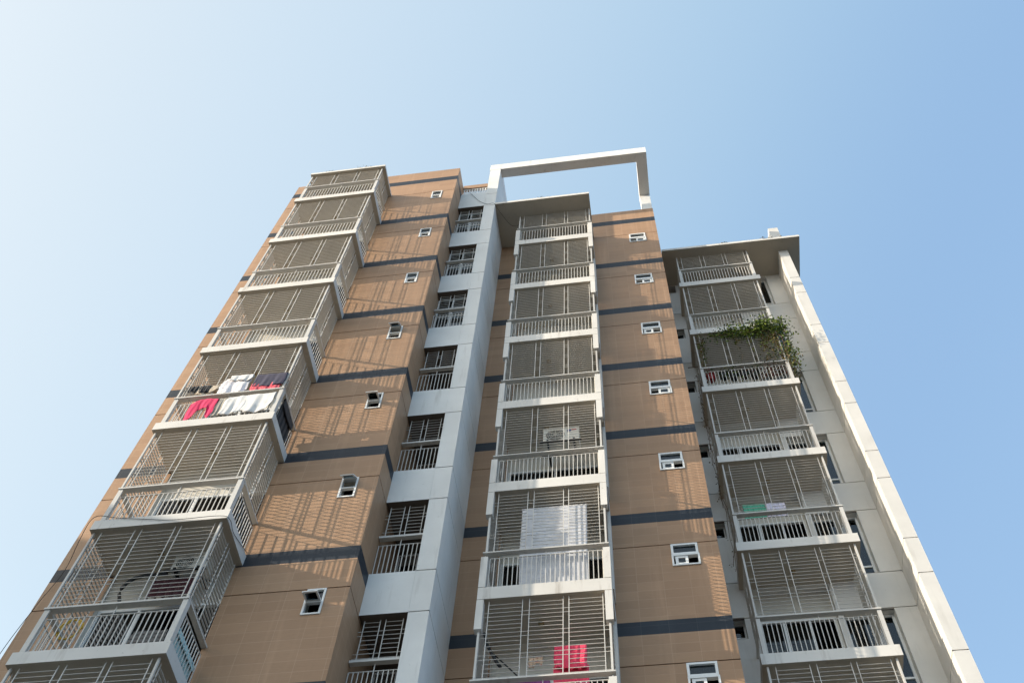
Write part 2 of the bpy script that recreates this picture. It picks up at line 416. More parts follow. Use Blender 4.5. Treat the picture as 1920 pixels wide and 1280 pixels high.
def make_balcony(org, x0, x1, yf, yw, z, bh, ztop, kind):
    """one balcony whose slab underside is at z; ztop = underside of whatever is above"""
    s = MB(); s.box(x0, x1, yf, yw, z, z+bh)
    if kind == 'C':
        for xa in (x0, x1-.118):
            e = .0015
            s.box(xa-e, xa+.118+e, yf-e, yf+.12, z+bh+.012, z+1.09)
            s.box(xa-e, xa+.118+e, yf-e, yf+.12, z-.70, z-.012)
            s.box(xa+.01, xa+.108, yf+.01, yf+.11, z+bh, z+bh+.012); s.box(xa+.01, xa+.108, yf+.01, yf+.11, z-.012, z)
            s.lathe(xa+.059, yf+.06, z+1.09, [(.03, 0), (.032, .02), (.022, .05), (.012, .075), (.0, .08)], 8)
        s.box(x1-.075, x1+.004, yw-.34, yw, z-2.2, z-.001)
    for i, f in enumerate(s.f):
        if all(abs(s.v[q][2]-z) < 1e-6 for q in f) and max(s.v[q][0] for q in f)-min(s.v[q][0] for q in f) > 1: s.m[i] = 1  # slab underside: shade painted into the colour
    slab = s.build('balcony', [M['slab'], M['soffit_shade']], B, org)
    cl = MB(); cxm = (x0+x1)/2-.12; cl.box(cxm-.05, cxm+.05, yf+.55, yf+.66, ztop-.012, ztop-.0005); cl.lathe(cxm, yf+.605, ztop-.075, [(.0, 0), (.022, .0), (.028, .03), (.03, .063)], 8)
    cl.build('ceiling_light', M['lampbase'], slab)
    if kind == 'A': bar0, bar1, rt, gi, pw = z+1.115, z+1.15, z+.94, .085, .08
    elif kind == 'C': bar0, bar1, rt, gi, pw = z+1.182, z+1.21, z+1.09, .07, .12
    else: bar0, bar1, rt, gi, pw = z+1.135, z+1.17, z+1.03, .075, .075
    yg = yf+gi
    xi0, xi1 = x0+.02, x1-.02
    if kind == 'A': px0, px1, ix0, ix1 = x0+.055, x1-.115, x0+.05, x1-.10
    elif kind == 'C': px0, px1 = x0+.07, x1-.06
    else: px0, px1 = x0+.09, x1-.115
    # handrail all round
    h = MB(); e = .03 if kind == 'C' else .0
    if kind == 'A': h.box(x0+.06, x1-.035, yf+.002, yf+.11, bar0, bar1); h.box(x1-.125, x1-.036, yf+.11, yw, bar0, bar1); h.box(x0+.061, x0+.15, yf+.11, yw, bar0, bar1)
    elif kind == 'C': h.box(x0+.02, x1-.01, yf-.01, yf+.09, bar0, bar1); h.box(x0+.03, x0+.11, yf+.09, yw, bar0, bar1); h.box(x1-.1, x1-.02, yf+.09, yw, bar0, bar1)
    else: h.box(x0+.055, x1-.075, yf+.0, yf+.10, bar0, bar1); h.box(x0+.056, x0+.14, yf+.1, yw, bar0, bar1); h.box(x1-.16, x1-.076, yf+.1, yw, bar0, bar1)
    h.build('handrail', M['metal'], slab)
    # corner posts
    if kind != 'C':
        for xa in ((x0+.075, x1-.12) if kind == 'A' else (x0+.06, x1-.16)):
            p = MB(); p.box(xa, xa+pw, yf+.02, yf+.045, z+bh, bar0); p.box(xa+(0 if xa < (x0+x1)/2 else pw-.02), xa+(.02 if xa < (x0+x1)/2 else pw), yf+.0452, yf+.12, z+bh, bar0)
            p.build('corner_post', M['metal'], slab)
    # railing
    fr = MB(); rx0, rx1 = {'A': (x0+.17, x1-.13), 'C': (x0+.15, x1-.13), 'G': (x0+.15, x1-.17)}[kind]
    balusters(fr, 'x', rx0, rx1, yf+.06, z+bh+.02, rt, 24, bar0)
    fr.build('railing', M['metal'], slab)
    for xs in (x0+.10, x1-.07) if kind == 'A' else (x0+.07, x1-.06) if kind == 'C' else (x0+.09, x1-.115):
        sr = MB(); balusters(sr, 'y', yf+.13, yw-.04, xs, z+bh+.02, rt, 10)
        sr.build('railing', M['metal'], slab)
    # grille
    W_ = px1-px0; u = lambda f: px0+W_*f
    pan = [(u(.061), u(.327)), (u(.382), u(.645)), (u(.69), u(.953))]
    gm = MB(); span_bars(gm, 'x', px0, px1, yg, bar1-.002, ztop, pan, (px0, px1)); gm.build('security_grille', M['metal'], slab)
    for xs in (px0, px1):
        gm = MB(); D_ = yw-.03-yg
        span_bars(gm, 'y', yg, yw-.03, xs, bar1-.002, ztop, [(yg+.1*D_, yg+.48*D_), (yg+.60*D_, yg+.98*D_)], ())
        gm.build('security_grille', M['metal'], slab)
    return slab
def make_door(x0, x1, y, z0, ztop, n, hd=2.02):
    w = MB(); w.box(x0, x1, y, y+.06, z0+hd, ztop)      # lintel wall above
    w.build('door_lintel', M['cream'], B, ((x0+x1)/2, y, z0))
    f = MB(); t = .045
    f.box(x0, x1, y-.01, y+.05, z0+hd-.05, z0+hd-.0005); f.box(x0, x1, y-.01, y+.05, z0, z0+.06)
    for i in range(n+1):
        x = x0+(x1-x0-t)*i/n; f.box(x, x+t, y-.008, y+.048, z0+.06, z0+hd-.05)
    d = f.build('door', M['alu'], B, ((x0+x1)/2, y, z0))
    for i in range(n):
        if i == n-1 and n > 2: continue
        g_ = MB(); a = x0+(x1-x0-t)*i/n+t; b_ = x0+(x1-x0-t)*(i+1)/n
        g_.box(a, b_, y+.015, y+.021, z0+.06, z0+hd-.05); g_.build('pane', M['glass'], d)
    return d

for kind, (x0, x1, yf, yw, z, bh, tops, dx) in {
    'A': (-8.9045, -6.5832, 9.8255, YA, AZ, .235, 31.10, (DX0, DX1, YA+.10)),
    'C': (CX0, CX1, CY, YF, CZ, .29, 31.14, (doorC[0][0], doorC[0][1], YF+.17)),
    'G': (GX0, GX1, GY, YH, GZ, .25, ZR, (1.95, 3.45, YH+.2))}.items():
    first = make_balcony(((x0+x1)/2, yf+.5, z), x0, x1, yf, yw-.001, z, bh, tops, kind)
    reg = make_balcony(((x0+x1)/2, yf+.5, z-3), x0, x1, yf, yw-.001, z-3, bh, z, kind)
    for k in range(2, NF-1): dup(reg, B, -3*(k-1))
    for k in range(NF-1):
        make_door(dx[0], dx[1], dx[2], z+bh-3*k, (tops if k == 0 else z+3-3*k)-.005, 3 if kind != 'C' else 2)

# ------------------------------------------------------------------ stair-bay grilles
def make_bay(zb):
    x0, x1 = XA1+.01, OP[1]-.005; y = YC+.12
    gm = MB(); span_bars(gm, 'x', x0, x1, y, zb+1.05, zb+1.99, [(x0+.07, x0+.33), (x0+.42, x1-.09)], (), .05, .098)
    o = gm.build('security_grille', M['metal'], B, ((x0+x1)/2, y, zb))
    h = MB(); h.box(x0, x1, YC+.03, YC+.12, zb+1.0, zb+1.05); h.build('handrail', M['metal'], o)
    r = MB(); balusters(r, 'x', x0+.01, x1-.01, y-.02, zb+.01, zb+.86, 10, 1.0+zb); r.build('railing', M['metal'], o)
    return o
def bay_window(zb, yb, curtain):
    f = MB(); a, b_ = XA1+.012, OP[1]-.012
    for x in (a, (a+b_)/2-.02, b_-.04): f.box(x, x+.04, yb, yb+.05, zb, zb+1.9)
    f.box(a, b_, yb-.002, yb+.052, zb+1.9, zb+1.948); f.box(a, b_, yb-.002, yb+.052, zb-.04, zb); f.box(a, b_, yb-.001, yb+.051, zb+.95, zb+.99)
    wn = f.build('window', M['alu'], B, ((a+b_)/2, yb, zb))
    for i in (0, 1):
        g_ = MB(); xa = (a+.04, (a+b_)/2+.02)[i]; xb = ((a+b_)/2-.02, b_-.04)[i]
        g_.box(xa, xb, yb+.02, yb+.026, zb, zb+1.9); g_.build('pane', M['glass'], wn)
    if curtain:
        c = MB(); nn = 40
        for i in range(nn):
            x = [a+.03+(b_-a-.06)*j/nn for j in (i, i+1)]; y_ = [yb+.06+.02*math.sin(j*1.5) for j in (i, i+1)]
            c.face([(x[0], y_[0], zb), (x[1], y_[1], zb), (x[1], y_[1], zb+1.9), (x[0], y_[0], zb+1.9)])
        c.build('curtain', M['curtain'], wn, None, True)
o = make_bay(G2)
for k in range(1, NF-1): dup(o, B, -3*k)
for k in range(NF-1): bay_window(G2-3*k, YC+(.20 if k < 3 else 1.19), k < 3)

# ------------------------------------------------------------------ small windows
def frame(mb, x0, x1, y0, y1, z0, z1, t):
    mb.box(x0, x1, y0, y1, z1-t, z1); mb.box(x0, x1, y0, y1, z0, z0+t)
    mb.box(x0, x0+t, y0+.001, y1, z0+t, z1-t); mb.box(x1-t, x1, y0+.001, y1, z0+t, z1-t)
def vent_left(k, state):
    x0, x1, z0, z1 = ventA[k]; y = YA
    f = MB(); frame(f, x0, x1, y-.018, y+.06, z0, z1, .032); zm = (z0+z1)/2
    f.box(x0+.032, x1-.032, y-.01, y+.05, zm-.014, zm+.014)
    wn = f.build('window', M['alu'], B, ((x0+x1)/2, y, z0))
    a, b_ = x0+.033, x1-.033
    if state != 'top':
        p = MB(); p.box(a, b_, y+.02, y+.026, zm+.0145, z1-.033); p.build('pane', M['glass'], wn)
    if state in ('low', 'top'):
        # top-hung sash swung outwards
        zt = (zm-.012) if state == 'low' else (z1-.03); L = .235 if state == 'low' else .26; an = math.radians(80 if state == 'low' else 48)
        s = MB(); q = MB()
        def tr(mb, u0, u1, d0, d1, t0, t1):
            n0 = len(mb.v); mb.box(u0, u1, d0, d1, t0, t1)
            for i in range(n0, len(mb.v)):
                u, d, v = mb.v[i]
                mb.v[i] = (u, y-.02-(v*math.sin(an))-d*math.cos(an), zt-v*math.cos(an)+d*math.sin(an))
        for aa, bb, t0, t1 in ((a, b_, 0, .03), (a, b_, L-.03, L), (a, a+.03, .03, L-.03), (b_-.03, b_, .03, L-.03)): tr(s, aa, bb, 0, .02, t0, t1)
        so_ = s.build('sash', M['alu'], wn)
        tr(q, a+.03, b_-.03, .008, .013, .03, L-.03); q.build('pane', M['glass'], so_)
    else:
        s = MB(); frame(s, a, b_, y+.0, y+.03, z0+.033, zm-.0145, .026); s.build('sash', M['alu'], wn)
for k in range(NF-1):
    vent_left(k, {0: 'shut', 1: 'shut', 2: 'shut', 3: 'top', 4: 'low', 5: 'top', 6: 'low'}.get(k, 'shut'))
def vent_right(k):
    x0, x1, z0, z1 = ventF[k]; y = YF
    f = MB(); zm = z0+.30; frame(f, x0, x1, y-.02, y+.06, zm+.004, z1, .042)
    frame(f, x0-.004, x1+.012, y-.022, y+.06, z0-.004, zm, .034)
    wn = f.build('window', M['alu'], B, ((x0+x1)/2, y, z0))
    p = MB(); p.box(x0+.042, x1-.042, y+.02, y+.026, zm+.046, z1-.042); p.build('pane', M['glass'], wn)
    left = k in (2, 4, 5, 6) or k > 6
    a, b_ = (x0+.06, x0+.29) if left else (x0+.20, x1-.03)
    s = MB(); frame(s, a, b_, y-.005, y+.03, z0+.031, zm-.035, .05); so_ = s.build('sash', M['alu'], wn)
    p = MB(); p.box(a+.05, b_-.05, y+.01, y+.016, z0+.081, zm-.085); p.build('pane', M['glass'], so_)
for k in range(NF-1): vent_right(k)
def wing_vent(k):
    x0, x1, z0, z1 = ventH[k-1]; y = YH+.17
    f = MB(); frame(f, x0, x1, y, y+.05, z0, z1, .03); zm = z0+.2; f.box(x0+.03, x1-.03, y+.002, y+.05, zm-.012, zm+.012)
    wn = f.build('window', M['alu'], B, ((x0+x1)/2, y, z0))
    p = MB(); p.box(x0+.03, x1-.03, y+.02, y+.026, zm+.0125, z1-.03); p.build('pane', M['glass'], wn)
for k in range(1, NF): wing_vent(k)
def wing_window(k):
    x0, x1, z0, z1 = winH[k]; y = YH+.16
    f = MB(); frame(f, x0, x1, y, y+.06, z0, z1, .05); zm = z0+.38
    f.box(x0+.05, x1-.05, y+.002, y+.055, zm-.022, zm+.022); f.box((x0+x1)/2-.02, (x0+x1)/2+.02, y+.003, y+.055, zm+.022, z1-.05)
    wn = f.build('window', M['alu'], B, ((x0+x1)/2, y, z0))
    p = MB(); p.box(x0+.05, x1-.05, y+.025, y+.031, z0+.05, zm-.022); p.box(x0+.05, (x0+x1)/2-.02, y+.025, y+.031, zm+.022, z1-.05); p.box((x0+x1)/2+.02, x1-.05, y+.025, y+.031, zm+.022, z1-.05)
    p.build('pane', M['glass'], wn)
    q = MB()
    for i in range(1, 8): q.box(x0+.05+i*.105, x0+.058+i*.105, y+.09, y+.098, z0+.02, z1-.02)
    for i in range(1, 18): q.box(x0+.03, x1-.03, y+.10, y+.108, z0+i*.11, z0+i*.11+.008)
    q.build('window_grille', M['metal'], wn)
for k in range(NF-1): wing_window(k)
# windows hidden behind the balconies share the wing wall; nothing more to add there

# ------------------------------------------------------------------ neighbouring block to the left, which shades the lowest floors
NB = empty('neighbour_building', (-35, 0, GROUND), 'plain beige block of flats standing to the left of the tower', 'building')
w = MB(); w.box(-40, -30, -22, 13, GROUND, 23.6); w.box(-40.1, -29.95, -22.1, 13.1, 23.6, 24.1); w.build('wall', M['cream'], NB)
for k in range(7):
    for j in range(6):
        f = MB(); yy = -18+j*5; zz = 0+k*3.1
        f.box(-29.98, -29.9, yy, yy+1.6, zz+.9, zz+2.3); o = f.build('window', M['alu'], NB, (-29.95, yy+.8, zz+.9))
        q = MB(); q.box(-29.9, -29.89, yy+.08, yy+1.52, zz+.98, zz+2.22); q.build('pane', M['glass'], o)

# ------------------------------------------------------------------ laundry
def cloth(name, label, cat, m, prof, y, fold=.018, nf=5., flap=.35, along='x', nx=36, nz=22, seed=0, tilt=0):
    """a cloth thrown over a line: prof = (u, ztop, zbottom) stations; front hangs to zbottom, a short flap hangs behind"""
    rnd = random.Random(seed); ph = rnd.random()*6; ph2 = rnd.random()*6
    u0, u1 = prof[0][0], prof[-1][0]
    def at(u):
        for (a, b_, c), (d, e, f) in zip(prof, prof[1:]):
            if u <= d+1e-9:
                k = (u-a)/(d-a); return b_+(e-b_)*k, c+(f-c)*k
        return prof[-1][1], prof[-1][2]
    mb = MB(); rows = []
    ts = [-flap*(1-i/6) for i in range(6)]+[0]+[(i+1)/nz for i in range(nz)]
    for side in (0, 1):
        base = len(mb.v)
        for t in ts:
            for i in range(nx+1):
                u = u0+(u1-u0)*i/nx; zt, zb = at(u); Hh = zt-zb; k = (u-u0)/max(1e-6, u1-u0)
                d = fold*(.25+.75*max(0, t))*(math.sin(k*nf*6.283+ph+.6*math.sin(t*4+ph2))+.5*math.sin(k*nf*13.1+ph2+t*2))
                off = .004*(1 if side else -1)
                if t < 0: dd, z = .035+d*.4, zt-abs(t)*Hh
                elif t == 0: dd, z = .017, zt+.008
                else: dd, z = -.002+d-tilt*t, zt-t*Hh+.006*math.sin(k*9+ph2)*t
                uu = u+.012*math.sin(t*7+ph)*max(0, t)
                p = (uu, y+dd+off*(1 if t > 0 else -1 if t < 0 else 0), z-(.006 if side and t == 0 else 0))
                mb.v.append(p if along == 'x' else (y+(dd+off)*(-1 if along == '-y' else 1), uu, p[2]))
        for r in range(len(ts)-1):
            for i in range(nx):
                a = base+r*(nx+1)+i; f = (a, a+1, a+nx+2, a+nx+1)
                mb.f.append(f if side else f[::-1]); mb.m.append(0)
    n1 = len(ts)*(nx+1); L = len(ts)-1
    ring = [i for i in range(nx+1)]+[r*(nx+1)+nx for r in range(1, L+1)]+[L*(nx+1)+i for i in range(nx-1, -1, -1)]+[r*(nx+1) for r in range(L-1, 0, -1)]
    for a, b_ in zip(ring, ring[1:]+ring[:1]): mb.f.append((a, b_, b_+n1, a+n1)); mb.m.append(0)
    xs = [v[0] for v in mb.v]; ys = [v[1] for v in mb.v]; zs = [v[2] for v in mb.v]
    o = mb.build(name, m, None, ((min(xs)+max(xs))/2, (min(ys)+max(ys))/2, min(zs)), True)
    return tag(o, label, cat)
def line(pts, label, r=.004, m=None):
    mb = MB().tube(pts, r, 5); p = pts[0]
    return tag(mb.build('clothesline', m or M['rope'], None, tuple(p)), label, 'clothesline')
M['rope'] = mat('rope', (.35, .32, .28), .8)[0]
M['black_cloth'] = cloth_mat('black_cloth', (.012, .012, .015)); M['beige_cloth'] = cloth_mat('beige_cloth', (.5, .42, .32))
M['lav_cloth'] = cloth_mat('printed_cloth', (.78, .75, .76), ((.30, .24, .34), 26)); M['white_cloth'] = cloth_mat('white_cloth', (.72, .71, .69))
M['navy_cloth'] = cloth_mat('navy_cloth', (.022, .022, .06)); M['red_cloth'] = cloth_mat('red_cloth', (.62, .045, .085), ((.7, .35, .35), 30))
M['pink_cloth'] = cloth_mat('pink_cloth', (.66, .006, .10)); M['grey_cloth'] = cloth_mat('grey_cloth', (.36, .33, .28))
M['rose_cloth'] = cloth_mat('rose_cloth', (.78, .06, .13)); M['pattern_cloth'] = cloth_mat('pattern_cloth', (.55, .40, .28), ((.35, .05, .04), 28))
M['green_cloth'] = cloth_mat('green_cloth', (.10, .42, .27)); M['lilac_cloth'] = cloth_mat('lilac_cloth', (.66, .62, .74))
M['sheet_cloth'] = cloth_mat('sheet_cloth', (.58, .59, .62), ((.48, .50, .56), 11)); M['mint_cloth'] = cloth_mat('mint_cloth', (.42, .62, .62), ((.12, .2, .24), 15))
M['maroon_cloth'] = cloth_mat('maroon_cloth', (.06, .016, .02)); M['purple_cloth'] = cloth_mat('purple_cloth', (.22, .05, .2))

line([(-8.66, 9.87, 17.86), (-6.72, 9.87, 17.84)], 'thin grey clothesline just below the left balcony handrail, carrying pink and white washing')
cloth('beige_cloth', 'crumpled beige cloth hung behind the black socks on the laundry balcony', 'cloth', M['beige_cloth'], [(-8.539, 18.412, 18.153), (-8.305, 18.397, 18.036), (-8.109, 18.388, 18.192), (-8.012, 18.383, 18.310)], 9.875, .014, 2, .5, seed=1)
cloth('sock_pair', 'pair of black socks nearest the left end of the laundry balcony', 'socks', M['black_cloth'], [(-8.666, 18.417, 18.212), (-8.598, 18.417, 18.173), (-8.588, 18.417, 18.202), (-8.481, 18.412, 18.173)], 9.858, .012, 2, .6, seed=2)
cloth('sock_pair', 'pair of black socks right of the other pair, in front of the beige cloth', 'socks', M['black_cloth'], [(-8.432, 18.407, 18.143), (-8.363, 18.407, 18.104), (-8.324, 18.407, 18.134), (-8.227, 18.402, 18.134)], 9.858, .012, 2, .6, seed=3)
cloth('printed_cloth', 'white cloth with lilac print, sagging in folds at the middle of the laundry balcony', 'cloth', M['lav_cloth'], [(-8.04, 18.42, 18.06), (-7.93, 18.60, 18.02), (-7.75, 18.64, 17.99), (-7.52, 18.63, 18.0), (-7.44, 18.58, 18.12)], 9.868, .018, 2, .3, seed=4)
cloth('white_towel', 'small white towel folded over the top of the lilac printed cloth', 'towel', M['white_cloth'], [(-7.865, 18.676, 18.495), (-7.621, 18.671, 18.446), (-7.445, 18.671, 18.427), (-7.406, 18.661, 18.485)], 9.845, .012, 2, .3, seed=5)
cloth('navy_cloth', 'navy blue cloth hanging at the right end of the laundry balcony', 'cloth', M['navy_cloth'], [(-7.328, 18.661, 18.192), (-7.035, 18.651, 18.143), (-6.702, 18.642, 18.192)], 9.865, .010, 2.5, .5, seed=6)
cloth('red_cloth', 'red printed cloth below the navy cloth on the laundry balcony', 'cloth', M['red_cloth'], [(-7.367, 18.310, 17.997), (-7.035, 18.305, 17.948), (-6.761, 18.300, 18.016)], 9.872, .012, 3, .3, seed=7)
cloth('pink_shirt', 'bright pink shirt hanging with both sleeves down outside the railing', 'shirt', M['pink_cloth'], [(-8.42, 17.70, 17.10), (-8.33, 17.80, 17.08), (-8.27, 17.835, 17.17), (-8.235, 17.84, 17.45), (-8.13, 17.845, 17.50), (-8.05, 17.845, 17.47), (-8.02, 17.845, 17.2), (-7.95, 17.84, 17.10), (-7.89, 17.80, 17.3)], 9.852, .012, 2.5, .2, seed=8, nx=60, nz=28)
cloth('grey_cloth', 'grey beige cloth hanging between the pink shirt and the white cloths', 'cloth', M['grey_cloth'], [(-7.87, 17.84, 17.16), (-7.72, 17.84, 17.18)], 9.866, .012, 1.5, .4, seed=9)
cloth('white_sheet', 'narrower white cloth hanging beside the grey cloth outside the laundry balcony railing', 'cloth', M['white_cloth'], [(-7.73, 17.70, 17.20), (-7.66, 17.82, 17.17), (-7.45, 17.84, 17.19), (-7.28, 17.84, 17.24)], 9.85, .018, 1.6, .3, seed=10)
cloth('white_sheet', 'broad white cloth at the corner post end of the laundry balcony railing', 'cloth', M['white_cloth'], [(-7.31, 17.82, 17.26), (-7.2, 17.84, 17.18), (-6.95, 17.84, 17.15), (-6.82, 17.84, 17.22), (-6.74, 17.84, 17.42)], 9.846, .018, 1.4, .3, seed=11)
cloth('black_cloth', 'black cloth hanging over the right side railing of the laundry balcony', 'cloth', M['black_cloth'], [(10.02, 17.86, 17.16), (10.3, 17.87, 17.1), (10.62, 17.87, 17.2)], -6.630, .012, 4, .4, along='y', seed=12)
cloth('mint_cloth', 'mint checked cloth inside the side railing of the lowest whole left balcony', 'cloth', M['mint_cloth'], [(10.0, 11.52, 11.09), (10.74, 11.52, 11.09)], -6.69, .006, 4, .3, along='y', seed=13)
cloth('rose_bedspread', 'rose red bedspread hanging in folds inside the lowest middle balcony', 'bedspread', M['rose_cloth'], [(-1.585, 12.90, 12.46), (-1.35, 12.91, 12.38), (-1.07, 12.91, 12.40)], 12.17, .02, 4, .6, seed=14)
cloth('rose_bedspread', 'longer rose red cloth hanging below the folded red bedspread', 'bedspread', M['rose_cloth'], [(-1.60, 12.53, 11.45), (-1.3, 12.53, 11.40), (-1.05, 12.53, 11.45)], 12.23, .02, 4, .1, seed=15)
cloth('patterned_cloth', 'small tan and red patterned cloth hanging alone in the lowest middle balcony', 'cloth', M['pattern_cloth'], [(-1.985, 12.71, 12.50), (-1.91, 12.715, 12.50), (-1.88, 12.715, 12.58), (-1.82, 12.715, 12.57), (-1.79, 12.72, 12.53), (-1.765, 12.72, 12.62)], 12.2, .01, 2, .4, seed=16)
cloth('purple_cloth', 'dark purple cloth left of the red bedspread behind the lowest middle handrail', 'cloth', M['purple_cloth'], [(-2.25, 12.28, 11.9), (-1.95, 12.27, 11.85), (-1.65, 12.30, 11.9)], 12.2, .02, 4, .4, seed=17)
line([(-2.75, 12.19, 12.735), (-.7, 12.19, 12.735)], 'thin clothesline carrying the small patterned cloth in the lowest middle balcony')
line([(-1.7, 12.186, 12.915), (-.7, 12.186, 12.925)], 'thin clothesline from which the red bedspread hangs')
cloth('white_sheet', 'large pale white sheet with faint print covering most of a middle balcony', 'sheet', M['sheet_cloth'], [(-2.20, 16.42, 14.17), (-1.0, 16.42, 14.17)], 12.05, .003, 1.2, .08, seed=18, nz=30)
line([(-2.76, 12.067, 16.43), (-.7, 12.067, 16.43)], 'thin clothesline from which the large pale sheet hangs')
cloth('green_towel', 'green towel hanging on a right wing balcony beside a lilac cloth', 'towel', M['green_cloth'], [(2.07, 18.49, 18.0), (2.52, 18.48, 18.0)], 13.95, .014, 4, .4, seed=19)
cloth('lilac_towel', 'pale lilac towel hanging beside the green towel', 'towel', M['lilac_cloth'], [(2.53, 18.48, 18.02), (2.92, 18.47, 18.0)], 13.95, .014, 4, .4, seed=20)
line([(1.85, 13.967, 18.49), (3.9, 13.967, 18.46)], 'thin clothesline carrying the green towel and the lilac towel')
cloth('maroon_cloth', 'dark maroon cloth hanging on the lowest whole left balcony', 'cloth', M['maroon_cloth'], [(-7.88, 13.40, 12.95), (-7.5, 13.40, 12.92), (-7.18, 13.40, 12.95)], 10.6, .02, 5, .5, seed=21)
line([(-8.8, 10.617, 13.42), (-6.75, 10.617, 13.40)], 'thin clothesline carrying the dark maroon cloth on the lowest whole left balcony')

# ------------------------------------------------------------------ air conditioners
M['ac'] = mat('ac_shell', (.66, .64, .57), .5)[0]; M['dark'] = mat('dark_plastic', (.02, .02, .02), .5)[0]
M['badge_blue'] = mat('badge_blue', (.03, .05, .22), .5)[0]; M['badge_red'] = mat('badge_red', (.5, .03, .03), .5)[0]
def ac(x0, x1, y0, y1, z0, z1, label, badge=False):
    t_ = empty('air_conditioner', ((x0+x1)/2, (y0+y1)/2, z0), label, 'air conditioner')
    b_ = MB(); b_.box(x0, x1, y0, y1, z0, z1); b_.box(x0-.01, x1+.01, y0-.01, y1+.01, z1, z1+.015); b_.build('body', M['ac'], t_)
    f = MB(); cx, cz, R_ = x0+(x1-x0)*.34, (z0+z1)/2, (z1-z0)*.44
    for r_ in (R_, R_*.8, R_*.6, R_*.4, R_*.2):
        f.tube([(cx+r_*math.cos(a), y0-.012, cz+r_*math.sin(a)) for a in [i*math.pi/12 for i in range(25)]], .005, 4)
    for i in range(8):
        a = i*math.pi/4; f.tube([(cx, y0-.014, cz), (cx+R_*math.cos(a), y0-.014, cz+R_*math.sin(a))], .005, 4)
    f.build('fan_guard', M['ac'], t_)
    d = MB(); d.lathe(0, 0, 0, [(0, 0), (R_*.97, 0), (R_*.97, .003), (0, .003)], 24)
    d.v = [(cx+p[0], y0-.001-p[2], cz+p[1]) for p in d.v]; d.build('fan_opening', M['dark'], t_)
    k = MB()
    for x in (x0+.08, x1-.12): k.box(x, x+.04, y0-.06, YF if badge else YA+.1, z0-.045, z0-.002)
    k.box(x0-.06, x1+.06, y0-.055, y0-.02, z0-.075, z0-.046); k.box(x0-.06, x1+.06, y1-.03, y1+.01, z0-.075, z0-.046); k.build('bracket', M['dark'], t_)
    if badge:
        q = MB(); q.box(x1-.25, x1-.16, y0-.006, y0-.001, z1-.1, z1-.06); q.box(x1-.25, x1-.17, y0-.006, y0-.001, z1-.15, z1-.125)
        q.box(x1-.15, x1-.05, y0-.006, y0-.001, z1-.09, z1-.05, 1); q.build('badge', [M['badge_blue'], M['badge_red']], t_)
ac(-1.89, -1.14, 12.28, 12.58, 18.96, 19.42, 'pale air conditioner with a blue and red badge hung in a middle balcony', True)
ac(-7.62, -7.02, 10.5, 10.72, 13.46, 13.80, 'pale box air conditioner above the maroon cloth in a left balcony')
line_ = MB().tube([(-8.29, 10.6, 12.9), (-8.36, 10.6, 13.08), (-8.38, 10.6, 13.22), (-8.34, 10.6, 13.36), (-8.24, 10.6, 13.46), (-8.1, 10.6, 13.50), (-7.94, 10.6, 13.51), (-7.7, 10.6, 13.51)], .03, 8)
tag(line_.build('drain_hose', M['dark'], None, (-8.1, 10.6, 12.9), True), 'thick black hose arching beside the air conditioner on the lowest whole left balcony', 'hose')
M['yellow'] = mat('yellow_plastic', (.6, .38, .05), .5)[0]
line_ = MB().tube([(-8.6+.16*math.cos(a*.9)-.02*a*.2, 10.3+.02*math.sin(a), 12.0+.22*math.sin(a*.9)) for a in [i*.35 for i in range(44)]], .012, 6)
tag(line_.build('garden_hose', M['yellow'], None, (-8.6, 10.3, 11.8), True), 'coiled yellow hose behind the railing of the lowest whole left balcony', 'hose')
st = MB(); pts = [(-2.74, 12.22, 13.36), (-2.68, 12.22, 13.1), (-2.59, 12.2, 12.88), (-2.5, 12.2, 12.68), (-2.43, 12.2, 12.56)]
st.tube(pts, .028, 6); st.tube([(-2.56, 12.25, 12.9), (-2.4, 12.25, 12.7), (-2.1, 12.22, 12.3)], .012, 6)
tag(st.build('hammock_rope', M['dark'], None, (-2.5, 12.2, 12.3), True), 'dark rope slung down across the left side of the lowest middle balcony', 'rope')

# ------------------------------------------------------------------ cables
M['cable'] = mat('cable', (.03, .03, .03), .7)[0]
def cable(pts, label, r=.0055):
    out = []
    P_ = [Vector(p) for p in pts]
    for i in range(len(P_)-1):
        a = P_[max(i-1, 0)]; b_ = P_[i]; c = P_[i+1]; d = P_[min(i+2, len(P_)-1)]
        for j in range(6):
            q = j/6; out.append(.5*((2*b_)+(c-a)*q+(2*a-5*b_+4*c-d)*q*q+(3*b_-a-3*c+d)*q**3))
    out.append(P_[-1]); mb = MB().tube(out, r, 5)
    tag(mb.build('cable', M['cable'], None, tuple(pts[-1])), label, 'cable')
cable([(-4.42, 11.42, 32.5), (-4.36, 11.425, 32.36), (-4.18, 11.425, 31.93), (-4.0, 11.425, 31.51), (-3.74, 11.425, 31.17), (-3.52, 11.40, 31.10), (-3.42, 11.6, 31.09), (-3.27, 11.84, 31.0), (-3.09, 12.1, 30.95), (-2.9, 12.1, 30.8), (-2.8, 11.9, 30.4)], 'thin dark cable sagging from the roof parapet to the uppermost middle balcony')
cable([(-9.99, 10.76, 11.0), (-9.95, 10.76, 12.27), (-9.85, 10.76, 13.22), (-9.72, 10.74, 14.0), (-9.4, 10.3, 14.25), (-8.93, 9.80, 14.12), (-8.52, 9.81, 14.06), (-7.97, 9.81, 13.95), (-7.48, 9.81, 13.87), (-6.7, 9.79, 13.84), (-6.56, 9.9, 13.85), (-6.565, 10.11, 13.83), (-6.57, 10.43, 13.95), (-6.56, 10.75, 14.08)], 'thin dark cable draped around the slab of a low left balcony')

